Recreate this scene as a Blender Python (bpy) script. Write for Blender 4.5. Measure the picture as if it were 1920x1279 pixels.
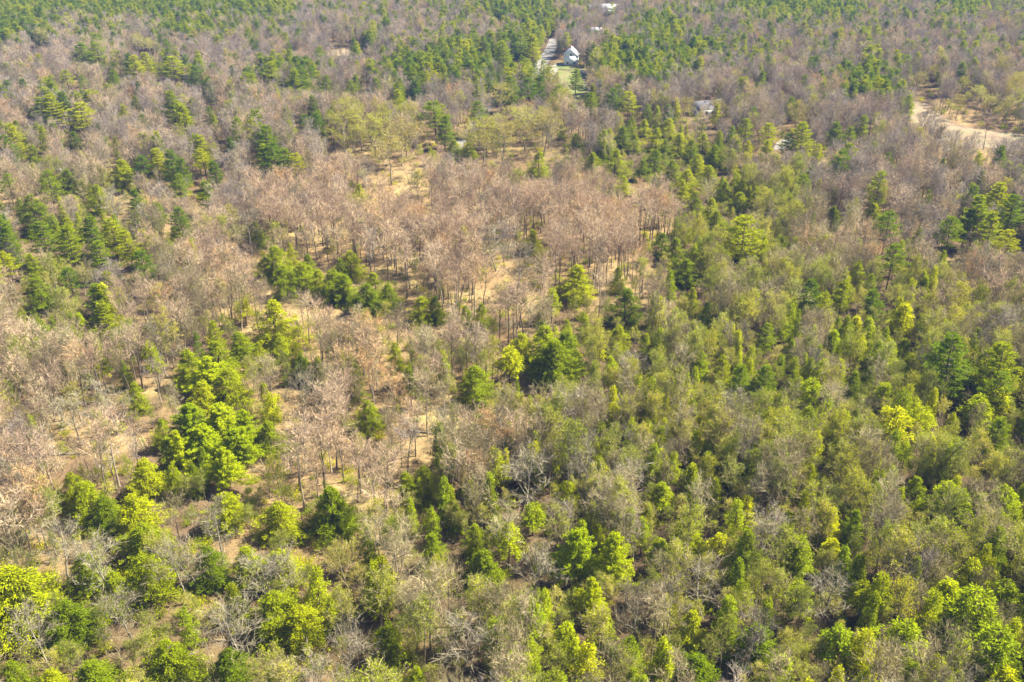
import bpy, math, random
import numpy as np
from mathutils import Vector

for o in list(bpy.data.objects):
    bpy.data.objects.remove(o)
S = bpy.context.scene
COL = S.collection
R = math.radians

# ------------------------------------------------------------------ camera
CAM_H, PITCH, FPX = 96.0, 27.6, 1700.0          # FPX: focal length in pixels of a 1920 px wide picture
cd = bpy.data.cameras.new('camera')
cam = bpy.data.objects.new('camera', cd)
COL.objects.link(cam)
cam.location = (0, 0, CAM_H)
cam.rotation_euler = (R(90 - PITCH), 0, 0)
cd.sensor_width = 36.0
cd.lens = FPX / 1920 * 36.0
cd.clip_start, cd.clip_end = 1.0, 6000.0
S.camera = cam

# ------------------------------------------------------------------ light
SUN_EL, SUN_AZ = 50.0, 74.0                      # azimuth measured clockwise from +Y (the view direction)
w = bpy.data.worlds.new('World')
S.world = w
w.use_nodes = True
nt = w.node_tree
bg = nt.nodes['Background']
sky = nt.nodes.new('ShaderNodeTexSky')
sky.sky_type = 'NISHITA'
sky.sun_disc = False
sky.sun_elevation = R(SUN_EL)
sky.sun_rotation = R(SUN_AZ)
nt.links.new(sky.outputs[0], bg.inputs[0])
bg.inputs[1].default_value = 0.05
sl = bpy.data.lights.new('sun', 'SUN')
sl.energy = 5.0
sl.angle = R(0.5)
sl.color = (1.0, 0.92, 0.78)
so = bpy.data.objects.new('sun', sl)
COL.objects.link(so)
sd = Vector((math.sin(R(SUN_AZ)) * math.cos(R(SUN_EL)), math.cos(R(SUN_AZ)) * math.cos(R(SUN_EL)), math.sin(R(SUN_EL))))
so.rotation_euler = sd.to_track_quat('Z', 'Y').to_euler()
so.location = (200, 200, 300)
S.view_settings.view_transform = 'Standard'
S.view_settings.look = 'None'
S.view_settings.gamma = 1.0
S.view_settings.exposure = 2.0
HAZE_DENSITY = 0.00012

rng = np.random.default_rng(7)
random.seed(7)

# ------------------------------------------------------------------ geometry of the place
def ground_z(x, y):
    return 0.8 * np.sin(x * 0.031 + 1.3) * np.cos(y * 0.027) + 0.5 * np.sin(x * 0.012 - y * 0.017 + 2.0)

cp, sp = math.cos(R(PITCH)), math.sin(R(PITCH))
def ray(px, py):
    u, v = (px - 960) / FPX, (640 - py) / FPX
    return u, cp + v * sp, -sp + v * cp          # world direction x, y, z
def at(px, py, h=0.0):
    """point of the place seen at photo pixel (px, py), h metres above the ground"""
    dx, dy, dz = ray(px, py)
    z = h
    for _ in range(4):
        t = (z - CAM_H) / dz
        x, y = dx * t, dy * t
        z = float(ground_z(x, y)) + h
    return x, y, z - h
def proj(x, y, z):
    d = y * cp - (z - CAM_H) * sp
    v = y * sp + (z - CAM_H) * cp
    return 960 + FPX * x / d, 640 - FPX * v / d, d

# ------------------------------------------------------------------ materials
def newmat(name):
    m = bpy.data.materials.new(name)
    m.use_nodes = True
    n = m.node_tree.nodes
    n.clear()
    return m, n, m.node_tree.links
def ramp(n, stops):
    r = n.new('ShaderNodeValToRGB')
    e = r.color_ramp.elements
    while len(e) < len(stops):
        e.new(0.5)
    for k, (p, c) in enumerate(stops):
        e[k].position = p
        e[k].color = (*c, 1)
    return r
def mixc(n, l, a, b, f, mode='MIX'):
    x = n.new('ShaderNodeMix')
    x.data_type = 'RGBA'
    x.blend_type = mode
    for s, v in ((6, a), (7, b), (0, f)):
        if hasattr(v, 'links'):
            l.new(v, x.inputs[s])
        else:
            x.inputs[s].default_value = (*v, 1) if s else v
    return x.outputs[2]

def leafmat(name, stops, trans=0.4, island=0.5, tint=(1.0, 1.0, 0.55)):
    """foliage or twigs: one hue per tree, a little of its own for every spray"""
    m, n, l = newmat(name)
    oi = n.new('ShaderNodeObjectInfo')
    ge = n.new('ShaderNodeNewGeometry')
    r = ramp(n, stops)
    l.new(oi.outputs['Random'], r.inputs[0])
    r2 = ramp(n, [(0.0, (1 - island, 1 - island, 1 - island * 0.9)), (1.0, (1 + island, 1 + island, 1 + island * 0.3))])
    l.new(ge.outputs['Random Per Island'], r2.inputs[0])
    c = mixc(n, l, r.outputs[0], r2.outputs[0], 1.0, 'MULTIPLY')
    d = n.new('ShaderNodeBsdfDiffuse')
    l.new(c, d.inputs[0])
    out = n.new('ShaderNodeOutputMaterial')
    if trans > 0:
        t = n.new('ShaderNodeBsdfTranslucent')
        c2 = mixc(n, l, c, tint, 1.0, 'MULTIPLY')
        l.new(c2, t.inputs[0])
        mx = n.new('ShaderNodeMixShader')
        mx.inputs[0].default_value = trans
        l.new(d.outputs[0], mx.inputs[1])
        l.new(t.outputs[0], mx.inputs[2])
        l.new(mx.outputs[0], out.inputs[0])
    else:
        l.new(d.outputs[0], out.inputs[0])
    return m

def surfmat(name, a, b, scale=1.0, rough=0.8, detail=4, c=None):
    m, n, l = newmat(name)
    tc = n.new('ShaderNodeTexCoord')
    no = n.new('ShaderNodeTexNoise')
    no.inputs['Scale'].default_value = scale
    no.inputs['Detail'].default_value = detail
    l.new(tc.outputs['Object'], no.inputs['Vector'])
    r = ramp(n, [(0.35, a), (0.65, b)] if c is None else [(0.3, a), (0.5, b), (0.7, c)])
    l.new(no.outputs[0], r.inputs[0])
    p = n.new('ShaderNodeBsdfPrincipled')
    l.new(r.outputs[0], p.inputs['Base Color'])
    p.inputs['Roughness'].default_value = rough
    out = n.new('ShaderNodeOutputMaterial')
    l.new(p.outputs[0], out.inputs[0])
    return m

M = {}
M['hemlock'] = leafmat('hemlock_needles', [(0, (0.14, 0.20, 0.006)), (0.5, (0.24, 0.295, 0.006)), (1, (0.35, 0.385, 0.006))], 0.5, 0.7, (1.15, 1.0, 0.35))
M['pine'] = leafmat('pine_needles', [(0, (0.13, 0.22, 0.014)), (0.5, (0.25, 0.325, 0.008)), (1, (0.40, 0.43, 0.006))], 0.5, 0.55, (1.1, 1.0, 0.35))
M['vivid'] = leafmat('vivid_needles', [(0, (0.24, 0.32, 0.005)), (0.5, (0.34, 0.41, 0.005)), (1, (0.42, 0.47, 0.005))], 0.5, 0.6, (1.1, 1.0, 0.35))
M['young'] = leafmat('young_needles', [(0, (0.20, 0.27, 0.008)), (0.6, (0.33, 0.39, 0.006)), (1, (0.44, 0.46, 0.006))], 0.5, 0.65, (1.15, 1.0, 0.4))
M['buds'] = leafmat('opening_buds', [(0, (0.24, 0.31, 0.012)), (0.5, (0.36, 0.42, 0.010)), (1, (0.50, 0.48, 0.012))], 0.5, 0.5, (1.05, 1.0, 0.4))
M['newleaf'] = leafmat('new_leaves', [(0, (0.32, 0.27, 0.06)), (0.5, (0.38, 0.34, 0.05)), (1, (0.44, 0.45, 0.05))], 0.5, 0.35)
M['twig_pink'] = leafmat('maple_twigs', [(0, (0.23, 0.17, 0.155)), (0.3, (0.36, 0.265, 0.235)), (0.6, (0.45, 0.335, 0.29)), (0.85, (0.50, 0.395, 0.345)), (1, (0.47, 0.29, 0.17))], 0.15, 0.8, (1, 1, 0.9))
M['twig_grey'] = leafmat('grey_twigs', [(0, (0.17, 0.14, 0.10)), (0.35, (0.27, 0.23, 0.15)), (0.7, (0.34, 0.275, 0.20)), (1, (0.42, 0.37, 0.27))], 0.15, 0.65, (1, 1, 0.9))
M['twig_pale'] = leafmat('pale_twigs', [(0, (0.18, 0.155, 0.125)), (1, (0.28, 0.25, 0.21))], 0.1, 0.6, (1, 1, 0.95))
M['twig_mauve'] = leafmat('mauve_twigs', [(0, (0.18, 0.150, 0.150)), (0.5, (0.29, 0.245, 0.245)), (1, (0.40, 0.34, 0.33))], 0.15, 0.65, (1, 1, 0.95))
M['bark'] = leafmat('grey_bark', [(0, (0.17, 0.14, 0.105)), (1, (0.34, 0.29, 0.22))], 0.0, 0.2)
M['bark_pale'] = leafmat('pale_bark', [(0, (0.18, 0.16, 0.13)), (1, (0.29, 0.265, 0.22))], 0.0, 0.25)
M['bark_dark'] = leafmat('dark_bark', [(0, (0.085, 0.065, 0.05)), (1, (0.15, 0.12, 0.09))], 0.0, 0.2)
M['wall_white'] = surfmat('white_siding', (0.78, 0.78, 0.76), (0.84, 0.84, 0.82), 0.5, 0.6)
M['wall_grey'] = surfmat('grey_siding', (0.52, 0.50, 0.47), (0.60, 0.58, 0.55), 0.5, 0.7)
M['roof_grey'] = surfmat('grey_shingles', (0.17, 0.16, 0.165), (0.25, 0.24, 0.24), 1.5, 0.85)
M['roof_white'] = surfmat('white_metal_roof', (0.72, 0.72, 0.73), (0.82, 0.82, 0.83), 0.4, 0.5)
M['roof_red'] = surfmat('red_roof', (0.62, 0.24, 0.18), (0.72, 0.34, 0.27), 0.8, 0.7)
M['glass'] = surfmat('window_glass', (0.03, 0.035, 0.04), (0.05, 0.055, 0.06), 0.5, 0.1)
M['door'] = surfmat('door_paint', (0.10, 0.07, 0.06), (0.13, 0.09, 0.07), 0.5, 0.5)
M['brick'] = surfmat('chimney_brick', (0.28, 0.12, 0.09), (0.36, 0.17, 0.12), 4, 0.85)
M['stone'] = surfmat('weathered_stone', (0.20, 0.19, 0.18), (0.36, 0.35, 0.33), 2.0, 0.9)
M['asphalt'] = surfmat('pale_asphalt', (0.15, 0.14, 0.125), (0.21, 0.20, 0.18), 0.25, 0.75)
M['gravel'] = surfmat('pale_gravel', (0.16, 0.145, 0.125), (0.24, 0.22, 0.19), 0.4, 0.95)
M['lawn'] = surfmat('lawn_grass', (0.065, 0.090, 0.014), (0.11, 0.125, 0.020), 0.09, 0.95, 10, (0.15, 0.13, 0.045))
M['field'] = surfmat('dry_grass', (0.12, 0.082, 0.042), (0.20, 0.148, 0.082), 0.12, 0.95, 12, (0.15, 0.14, 0.055))

# leaf litter of the forest floor
m, n, l = newmat('leaf_litter')
tc = n.new('ShaderNodeTexCoord')
def noise(scale, det=6, rough=0.6):
    x = n.new('ShaderNodeTexNoise')
    x.inputs['Scale'].default_value = scale
    x.inputs['Detail'].default_value = det
    x.inputs['Roughness'].default_value = rough
    l.new(tc.outputs['Object'], x.inputs['Vector'])
    return x.outputs[0]
rA = ramp(n, [(0.30, (0.16, 0.100, 0.045)), (0.44, (0.25, 0.175, 0.085)), (0.58, (0.33, 0.245, 0.115)), (0.72, (0.31, 0.285, 0.085))])
l.new(noise(0.045, 8, 0.65), rA.inputs[0])
rB = ramp(n, [(0.34, (0.38, 0.31, 0.25)), (0.50, (0.95, 0.95, 0.95)), (0.70, (1.35, 1.28, 1.15))])
l.new(noise(1.1, 10, 0.85), rB.inputs[0])
c1 = mixc(n, l, rA.outputs[0], rB.outputs[0], 1.0, 'MULTIPLY')
rC = ramp(n, [(0.52, (0, 0, 0)), (0.62, (1, 1, 1))])
l.new(noise(0.02, 5, 0.6), rC.inputs[0])
c2 = mixc(n, l, c1, (0.12, 0.080, 0.050), rC.outputs[0])
du = n.new('ShaderNodeAttribute'); du.attribute_name = 'duff_shade'
c2 = mixc(n, l, c2, (0.058, 0.044, 0.026), du.outputs['Fac'])  # dark needle litter, with the shade of dense stands painted in
d = n.new('ShaderNodeBsdfDiffuse')
l.new(c2, d.inputs[0])
bm_ = n.new('ShaderNodeBump')
bm_.inputs['Strength'].default_value = 0.9
bm_.inputs['Distance'].default_value = 0.35
l.new(noise(2.4, 8, 0.8), bm_.inputs['Height'])
l.new(bm_.outputs[0], d.inputs['Normal'])
out = n.new('ShaderNodeOutputMaterial')
l.new(d.outputs[0], out.inputs[0])
M['litter'] = m

# ------------------------------------------------------------------ mesh helpers
class MB:
    """collects vertices and faces of one mesh"""
    def __init__(s):
        s.v, s.f, s.nv = [], [], 0
    def quads(s, V):                     # V: (n,4,3)
        k = len(V)
        if k:
            s.v.append(V.reshape(-1, 3))
            s.f.append((np.arange(k * 4).reshape(k, 4) + s.nv))
            s.nv += k * 4
    def tris(s, V):
        k = len(V)
        if k:
            s.v.append(V.reshape(-1, 3))
            s.f.append((np.arange(k * 3).reshape(k, 3) + s.nv))
            s.nv += k * 3
    def tube(s, pts, rad, sides=5):
        pts = np.asarray(pts, float)
        k = len(pts)
        tan = np.gradient(pts, axis=0)
        tan /= np.linalg.norm(tan, axis=1)[:, None] + 1e-9
        ref = np.array([0.31, 0.87, 0.38]) if abs(tan[0][2]) > 0.9 else np.array([0.0, 0.0, 1.0])
        a = np.cross(tan, ref)
        a /= np.linalg.norm(a, axis=1)[:, None] + 1e-9
        b = np.cross(tan, a)
        th = np.linspace(0, 2 * np.pi, sides, endpoint=False)
        rad = np.asarray(rad, float)
        V = pts[:, None] + rad[:, None, None] * (a[:, None] * np.cos(th)[None, :, None] + b[:, None] * np.sin(th)[None, :, None])
        base = s.nv
        s.v.append(V.reshape(-1, 3))
        s.nv += k * sides
        q = []
        for i in range(k - 1):
            for j in range(sides):
                j2 = (j + 1) % sides
                q.append((base + i * sides + j, base + i * sides + j2, base + (i + 1) * sides + j2, base + (i + 1) * sides + j))
        s.f.append(np.array(q))
        s.f.append(np.array([[base + (k - 1) * sides + j for j in range(sides)]]))
    def box(s, x0, x1, y0, y1, z0, z1):
        b = s.nv
        s.v.append(np.array([(x, y, z) for z in (z0, z1) for y in (y0, y1) for x in (x0, x1)], float))
        s.nv += 8
        s.f.append(np.array([(0, 2, 3, 1), (4, 5, 7, 6), (0, 1, 5, 4), (2, 6, 7, 3), (0, 4, 6, 2), (1, 3, 7, 5)]) + b)
    def poly(s, pts, faces):
        b = s.nv
        s.v.append(np.array(pts, float))
        s.nv += len(pts)
        for f in faces:
            s.f.append(np.array([f]) + b)
    def mesh(s, name, mat, smooth=False):
        me = bpy.data.meshes.new(name)
        V = np.concatenate(s.v).astype(np.float32)
        cnt = np.concatenate([np.full(len(f), f.shape[1]) for f in s.f])
        idx = np.concatenate([f.reshape(-1) for f in s.f]).astype(np.int32)
        me.vertices.add(len(V))
        me.vertices.foreach_set('co', V.reshape(-1))
        me.loops.add(len(idx))
        me.loops.foreach_set('vertex_index', idx)
        me.polygons.add(len(cnt))
        st = np.concatenate([[0], np.cumsum(cnt)[:-1]]).astype(np.int32)
        me.polygons.foreach_set('loop_start', st)
        if smooth:
            me.polygons.foreach_set('use_smooth', np.ones(len(cnt), bool))
        me.materials.append(mat)
        me.update(calc_edges=True)
        return me

def ribbons(mb, P0, P1, w0, w1, r):
    """thin flat twigs from P0 to P1, each turned its own way"""
    d = P1 - P0
    d /= np.linalg.norm(d, axis=1)[:, None] + 1e-9
    s = np.cross(d, r.normal(size=d.shape))
    s /= np.linalg.norm(s, axis=1)[:, None] + 1e-9
    w0 = np.broadcast_to(np.asarray(w0, float), (len(d),))[:, None] * 0.5
    w1 = np.broadcast_to(np.asarray(w1, float), (len(d),))[:, None] * 0.5
    mb.quads(np.stack([P0 - s * w0, P0 + s * w0, P1 + s * w1, P1 - s * w1], 1))

def sprays(mb, P, D, N, ln, wd):
    """leaf-like rhombi at P, pointing along D, lying across N"""
    D = D / (np.linalg.norm(D, axis=1)[:, None] + 1e-9)
    s = np.cross(D, N)
    s /= np.linalg.norm(s, axis=1)[:, None] + 1e-9
    ln, wd = ln[:, None], wd[:, None] * 0.5
    mid = P + D * ln * 0.5
    mb.quads(np.stack([P, mid + s * wd, P + D * ln, mid - s * wd], 1))

def link(name, me, parent=None, loc=None):
    o = bpy.data.objects.new(name, me)
    COL.objects.link(o)
    if parent:
        o.parent = parent
    if loc is not None:
        o.location = loc
    return o
def tag(o, label=None, cat=None, group=None, kind=None):
    if label: o['label'] = label
    if cat: o['category'] = cat
    if group: o['group'] = group
    if kind: o['kind'] = kind
    return o

# ------------------------------------------------------------------ tree makers (each returns {part: mesh})
def unit(v):
    return v / (np.linalg.norm(v) + 1e-9)
def bare_skeleton(r, H, Rc, fork=0.35, up=0.55, n1=9, n2=5, n3=5, nt=4, lean=0.04):
    """trunk, limbs, branches, branchlets and twigs of a leafless tree"""
    trunk, crown = MB(), MB()
    top = np.array([r.normal() * lean * H, r.normal() * lean * H, H * 0.93])
    k = 7
    ts = np.linspace(0, 1, k)
    wob = np.cumsum(r.normal(size=(k, 3)) * [0.12, 0.12, 0], axis=0) * (H / 16)
    tp = ts[:, None] * top + wob
    tp[0] = 0
    r0 = H * 0.0125
    tr = r0 * (1 - ts * 0.82)
    tr[0] *= 1.35
    trunk.tube(tp, tr, 6)
    def on(tpts, t):
        f = t * (len(tpts) - 1)
        i = min(int(f), len(tpts) - 2)
        return tpts[i] + (tpts[i + 1] - tpts[i]) * (f - i)
    def grow(p, d, L, rise, segs=4, jit=0.16):
        pts = [p]
        for _ in range(segs):
            d = unit(d + r.normal(size=3) * jit + np.array([0, 0, rise]))
            p = p + d * L / segs
            pts.append(p)
        return np.array(pts)
    az = r.uniform(0, 6.28)
    T0, T1, Tw0, Tw1 = [], [], [], []
    for i in range(n1):
        t = fork + (0.97 - fork) * ((i + r.uniform(0, 0.8)) / n1)
        az += 2.4 + r.normal() * 0.35
        prof = (1 - ((t - fork) / (1.06 - fork)) ** 2.0) ** 0.6
        L = Rc * 1.15 * prof * r.uniform(0.75, 1.15) + 0.8
        u = up + 0.5 * (t - fork)
        d = unit(np.array([math.cos(az), math.sin(az), 0]) * (1 - u * 0.55) + np.array([0, 0, u]))
        lp = grow(on(tp, t), d, L * 1.25, 0.10)
        rr = r0 * (1 - t * 0.8) * 0.45
        trunk.tube(lp, np.linspace(rr, rr * 0.28, len(lp)), 4)
        for j in range(n2):
            t2 = 0.28 + 0.72 * (j + r.uniform(0, 1)) / n2
            b = on(lp, min(t2, 0.99))
            d2 = unit(unit(lp[-1] - lp[0]) + r.normal(size=3) * 0.55 + np.array([0, 0, 0.25]))
            L2 = L * 0.52 * (1.15 - 0.5 * t2) * r.uniform(0.7, 1.2) + 0.3
            bp = grow(b, d2, L2, 0.10, 3, 0.22)
            crown.tube(bp, np.linspace(rr * 0.55, rr * 0.24, len(bp)), 3)
            for q in range(n3):
                t3 = 0.15 + 0.85 * (q + r.uniform(0, 1)) / n3
                c = on(bp, min(t3, 0.99))
                d3 = unit(unit(bp[-1] - bp[0]) + r.normal(size=3) * 0.65 + np.array([0, 0, 0.2]))
                L3 = L2 * 0.62 * r.uniform(0.6, 1.2) + 0.2
                e = c + d3 * L3
                T0.append(c); T1.append(e); Tw0.append(0.045); Tw1.append(0.022)
                for z in range(nt):
                    t4 = r.uniform(0.1, 1.0)
                    f0 = c + (e - c) * t4
                    d4 = unit(d3 + r.normal(size=3) * 0.6 + np.array([0, 0, 0.2]))
                    T0.append(f0); T1.append(f0 + d4 * r.uniform(0.35, 0.95)); Tw0.append(0.026); Tw1.append(0.010)
    T0, T1 = np.array(T0), np.array(T1)
    ribbons(crown, T0, T1, np.array(Tw0) * TW, np.array(Tw1) * TW, r)
    return trunk, crown, T0, T1
TW = 1.22

def make_bare(seed, H, Rc, twig, bark, **kw):
    r = np.random.default_rng(seed)
    t, c, a, b = bare_skeleton(r, H, Rc, **kw)
    return {'trunk': t.mesh('trunk', M[bark]), 'crown': c.mesh('crown', M[twig])}
def make_budding(seed, H, Rc, twig, bark, leaf, dens, size, **kw):
    r = np.random.default_rng(seed)
    t, c, a, b = bare_skeleton(r, H, Rc, **kw)
    f = MB()
    k = int(len(a) * dens)
    i = r.integers(0, len(a), k)
    P = a[i] + (b[i] - a[i]) * r.uniform(0.3, 1.05, (k, 1)) + r.normal(size=(k, 3)) * 0.07
    D = r.normal(size=(k, 3)) + (b[i] - a[i])
    sprays(f, P, D, r.normal(size=(k, 3)), r.uniform(0.7, 1.3, k) * size, r.uniform(0.4, 0.7, k) * size)
    return {'trunk': t.mesh('trunk', M[bark]), 'crown': c.mesh('crown', M[twig]), 'foliage': f.mesh('foliage', M[leaf])}

def make_hemlock(seed, H, Rc, leaf='hemlock', nb=80, ns=26, blunt=0.85, low=0.05, size=0.25, droop=0.28):
    """dense feathery cone of drooping boughs"""
    r = np.random.default_rng(seed)
    t, f = MB(), MB()
    zs = np.linspace(0, 1, 6)
    bend = np.cumsum(r.normal(size=(6, 2)) * 0.08, axis=0)
    t.tube(np.c_[bend * zs[:, None], zs * H * 0.97], H * 0.014 * (1 - zs * 0.85), 6)
    lob = r.uniform(0, 6.28, 3)
    for i in range(nb):
        q = low + (0.985 - low) * ((i + r.uniform(0, 1)) / nb) ** 1.15
        az = i * 2.399 + r.normal() * 0.3
        prof = max(0.0, 1 - ((q - low) / (1 - low)) ** (1.9 - blunt * 0.5)) ** (0.72 + blunt * 0.25)
        uneven = 1 + 0.16 * math.sin(2 * az + lob[0]) + 0.12 * math.sin(3 * az + lob[1] + q * 5)
        L = (Rc * prof * uneven * r.uniform(0.55, 1.25) + 0.22)
        if r.uniform() < 0.12: continue
        dirv = np.array([math.cos(az), math.sin(az), 0])
        side = np.array([-dirv[1], dirv[0], 0])
        base = np.array([0, 0, q * H])
        rise = r.uniform(0.05, 0.3)
        n_ = int(2.5 * ns * (0.35 + 0.65 * prof))
        s = r.uniform(0.12, 1.0, n_) ** 0.75
        lat = r.uniform(-1, 1, n_) * (0.16 + 0.30 * L * (1.1 - s) * 0.8)
        P = base + dirv * (s * L)[:, None] + side * lat[:, None]
        P[:, 2] += s * L * rise - droop * (s ** 2) * L - np.abs(lat) * 0.22 + r.normal(size=n_) * 0.20
        if i % 3 == 0:
            t.tube([base, base + dirv * L * 0.5 + [0, 0, L * 0.5 * rise], base + dirv * L * 0.9 + [0, 0, L * 0.9 * rise - droop * 0.8 * L]], [0.05, 0.03, 0.012], 3)
        for rep in range(2):
            D = dirv * r.uniform(0.5, 1.2, (n_, 1)) + side * (np.sign(lat) * r.uniform(0.0, 1.1, n_))[:, None] + r.normal(size=(n_, 3)) * 0.25
            D[:, 2] += r.uniform(-0.55, 0.25, n_)
            N = np.array([0, 0, 1.0]) + r.normal(size=(n_, 3)) * 0.5 + dirv * 0.35
            sprays(f, P + r.normal(size=(n_, 3)) * 0.08, D, N, size * r.uniform(0.6, 1.45, n_), size * r.uniform(0.26, 0.48, n_))
    # leader tip
    n_ = 24
    P = np.c_[r.normal(size=(n_, 2)) * 0.10, H * r.uniform(0.93, 1.0, n_)]
    sprays(f, P, r.normal(size=(n_, 3)) + [0, 0, 1.2], r.normal(size=(n_, 3)), np.full(n_, size * 0.7), np.full(n_, size * 0.3))
    return {'trunk': t.mesh('trunk', M['bark_dark']), 'crown': f.mesh('crown', M[leaf])}

def make_pine(seed, H, Rc, leaf='pine', low=0.32, step=1.15, flat=1.0, tn=36, size=0.40):
    """tiers of level boughs with upturned tufts, open between the tiers"""
    r = np.random.default_rng(seed)
    t, f = MB(), MB()
    zs = np.linspace(0, 1, 8)
    bend = np.cumsum(r.normal(size=(8, 2)) * 0.10, axis=0)
    tp = np.c_[bend * zs[:, None], zs * H * 0.98]
    t.tube(tp, H * 0.013 * (1 - zs * 0.88), 6)
    z = low * H
    while z < H * 0.97:
        q = max(0.0, (z / H - low) / (1 - low))
        prof = (1 - q ** 1.5) ** 0.85 * (0.72 + 0.28 * min(1, q * 4))
        nbr = 6 if q < 0.6 else 5
        az0 = r.uniform(0, 6.28)
        k = int(z / H * 7)
        c = tp[k] + (tp[min(k + 1, 7)] - tp[k]) * (z / H * 7 - k)
        for i in range(nbr):
            if r.uniform() < 0.10:
                continue
            az = az0 + i * 6.28 / nbr + r.normal() * 0.25
            L = Rc * prof * r.uniform(0.55, 1.2) + 0.35
            dirv = np.array([math.cos(az), math.sin(az), 0])
            side = np.array([-dirv[1], dirv[0], 0])
            rise = (0.02 + 0.45 * q) * flat + r.normal() * 0.08
            zz = z + r.normal() * 0.25
            b0 = np.array([c[0], c[1], zz])
            e = b0 + dirv * L + [0, 0, L * rise + 0.12 * L]
            mpt = b0 + dirv * L * 0.55 + [0, 0, L * rise * 0.45]
            t.tube([b0, mpt, e], [0.075, 0.045, 0.015], 3)
            n_ = int(tn * (0.4 + L / Rc * 0.8))
            s = r.uniform(0.22, 1.0, n_) ** 0.7
            lat = r.uniform(-1, 1, n_) * (0.15 + 0.36 * L * np.sin(s * 2.6) * 0.75)
            P = b0 + dirv * (s * L)[:, None] + side * lat[:, None]
            P[:, 2] += s * L * rise + 0.12 * L * s ** 3 + r.normal(size=n_) * 0.07
            for rep in range(5):
                D = dirv * 0.7 + side * (np.sign(lat) * 0.35)[:, None] + r.normal(size=(n_, 3)) * 0.75
                D[:, 2] = np.abs(D[:, 2]) * 0.8 + 0.1
                sprays(f, P, D, r.normal(size=(n_, 3)) + [0, 0, 0.7], size * r.uniform(0.7, 1.25, n_), size * r.uniform(0.22, 0.36, n_))
        z += step * r.uniform(0.75, 1.25) * (1.0 if q < 0.7 else 0.7)
    return {'trunk': t.mesh('trunk', M['bark_dark']), 'crown': f.mesh('crown', M[leaf])}

# kind: variants with their native height and crown radius
KIND = {}
KIND['hemlock_tree'] = dict(h=12.0, r=3.6, v=[
    make_hemlock(11, 12, 3.5, nb=125, ns=36), make_hemlock(12, 12, 3.7, nb=125, ns=38, blunt=0.6), make_hemlock(13, 12, 3.4, nb=120, ns=34, blunt=1.0),
    make_hemlock(14, 12, 3.6, nb=130, ns=38, blunt=0.4), make_hemlock(15, 12, 3.6, nb=110, ns=34, blunt=0.9)])
KIND['young_hemlock'] = dict(h=11.0, r=1.9, v=[
    make_hemlock(21, 11, 1.9, 'young', nb=80, ns=18, low=0.22, size=0.30, blunt=0.8), make_hemlock(22, 11, 2.1, 'young', nb=66, ns=17, low=0.3, size=0.30, blunt=0.6),
    make_hemlock(23, 11, 1.7, 'young', nb=85, ns=16, low=0.15, size=0.32, blunt=1.0), make_hemlock(24, 11, 2.3, 'young', nb=60, ns=16, low=0.4, size=0.30, blunt=0.5)])
KIND['pine_tree'] = dict(h=19.0, r=3.9, v=[
    make_pine(31, 19, 3.8, low=0.22, step=1.0), make_pine(32, 19, 4.0, low=0.34, step=1.15), make_pine(33, 19, 3.7, low=0.16, step=1.0), make_pine(34, 19, 4.2, low=0.42, step=1.1, flat=0.6), make_pine(35, 19, 3.6, low=0.25, step=0.9)])
KIND['vivid_pine'] = dict(h=19.0, r=5.6, v=[make_hemlock(41 + k, 19, 5.6, 'vivid', nb=110, ns=54, blunt=0.1 + 0.3 * k, low=0.2, size=0.44, droop=0.04) for k in range(3)])
KIND['maple_tree'] = dict(h=14.0, r=2.9, v=[make_bare(50 + k, 14, 2.9 + 0.4 * (k % 3 - 1), 'twig_pink', 'bark_dark' if k % 3 else 'bark', fork=0.44 + 0.06 * (k % 3), n1=9 + k % 2, n2=5, n3=4, nt=6, up=0.8) for k in range(6)])
KIND['bare_tree'] = dict(h=13.0, r=3.0, v=[make_bare(60 + k, 13, 3.0 + 0.5 * (k % 3 - 1), 'twig_grey', 'bark', fork=0.2 + 0.08 * (k % 3), n1=10, n2=6, n3=5, nt=4, up=0.7) for k in range(6)])
KIND['ash_tree'] = dict(h=13.5, r=2.9, v=[make_bare(55 + k, 13.5, 2.9 + 0.4 * (k % 3 - 1), 'twig_mauve', 'bark', fork=0.25 + 0.07 * (k % 3), n1=10, n2=5, n3=5, nt=5, up=0.7) for k in range(5)])
KIND['birch_tree'] = dict(h=15.0, r=3.4, v=[make_bare(70 + k, 15, 3.4, 'twig_pale', 'bark_pale', fork=0.22 + 0.08 * (k % 3), n1=12, n2=6, n3=5, nt=5, up=0.65, lean=0.06) for k in range(4)])
KIND['budding_tree'] = dict(h=12.0, r=2.8, v=[make_budding(80 + k, 12, 2.8, 'twig_grey', 'bark', 'buds', 2.1, 0.18, fork=0.20 + 0.08 * (k % 2), n1=8, n2=5, n3=5, nt=6, up=0.85) for k in range(5)])
KIND['leafing_tree'] = dict(h=15.0, r=4.4, v=[make_budding(90 + k, 15, 4.4, 'twig_grey', 'bark', 'newleaf', 2.6, 0.22, fork=0.25, n1=11, n2=6, n3=5, nt=4) for k in range(3)])
CAT = {'hemlock_tree': 'hemlock', 'young_hemlock': 'young hemlock', 'pine_tree': 'pine', 'vivid_pine': 'pine', 'maple_tree': 'maple', 'bare_tree': 'bare tree',
       'birch_tree': 'pale tree', 'ash_tree': 'ash', 'budding_tree': 'budding tree', 'leafing_tree': 'leafing tree'}

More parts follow.
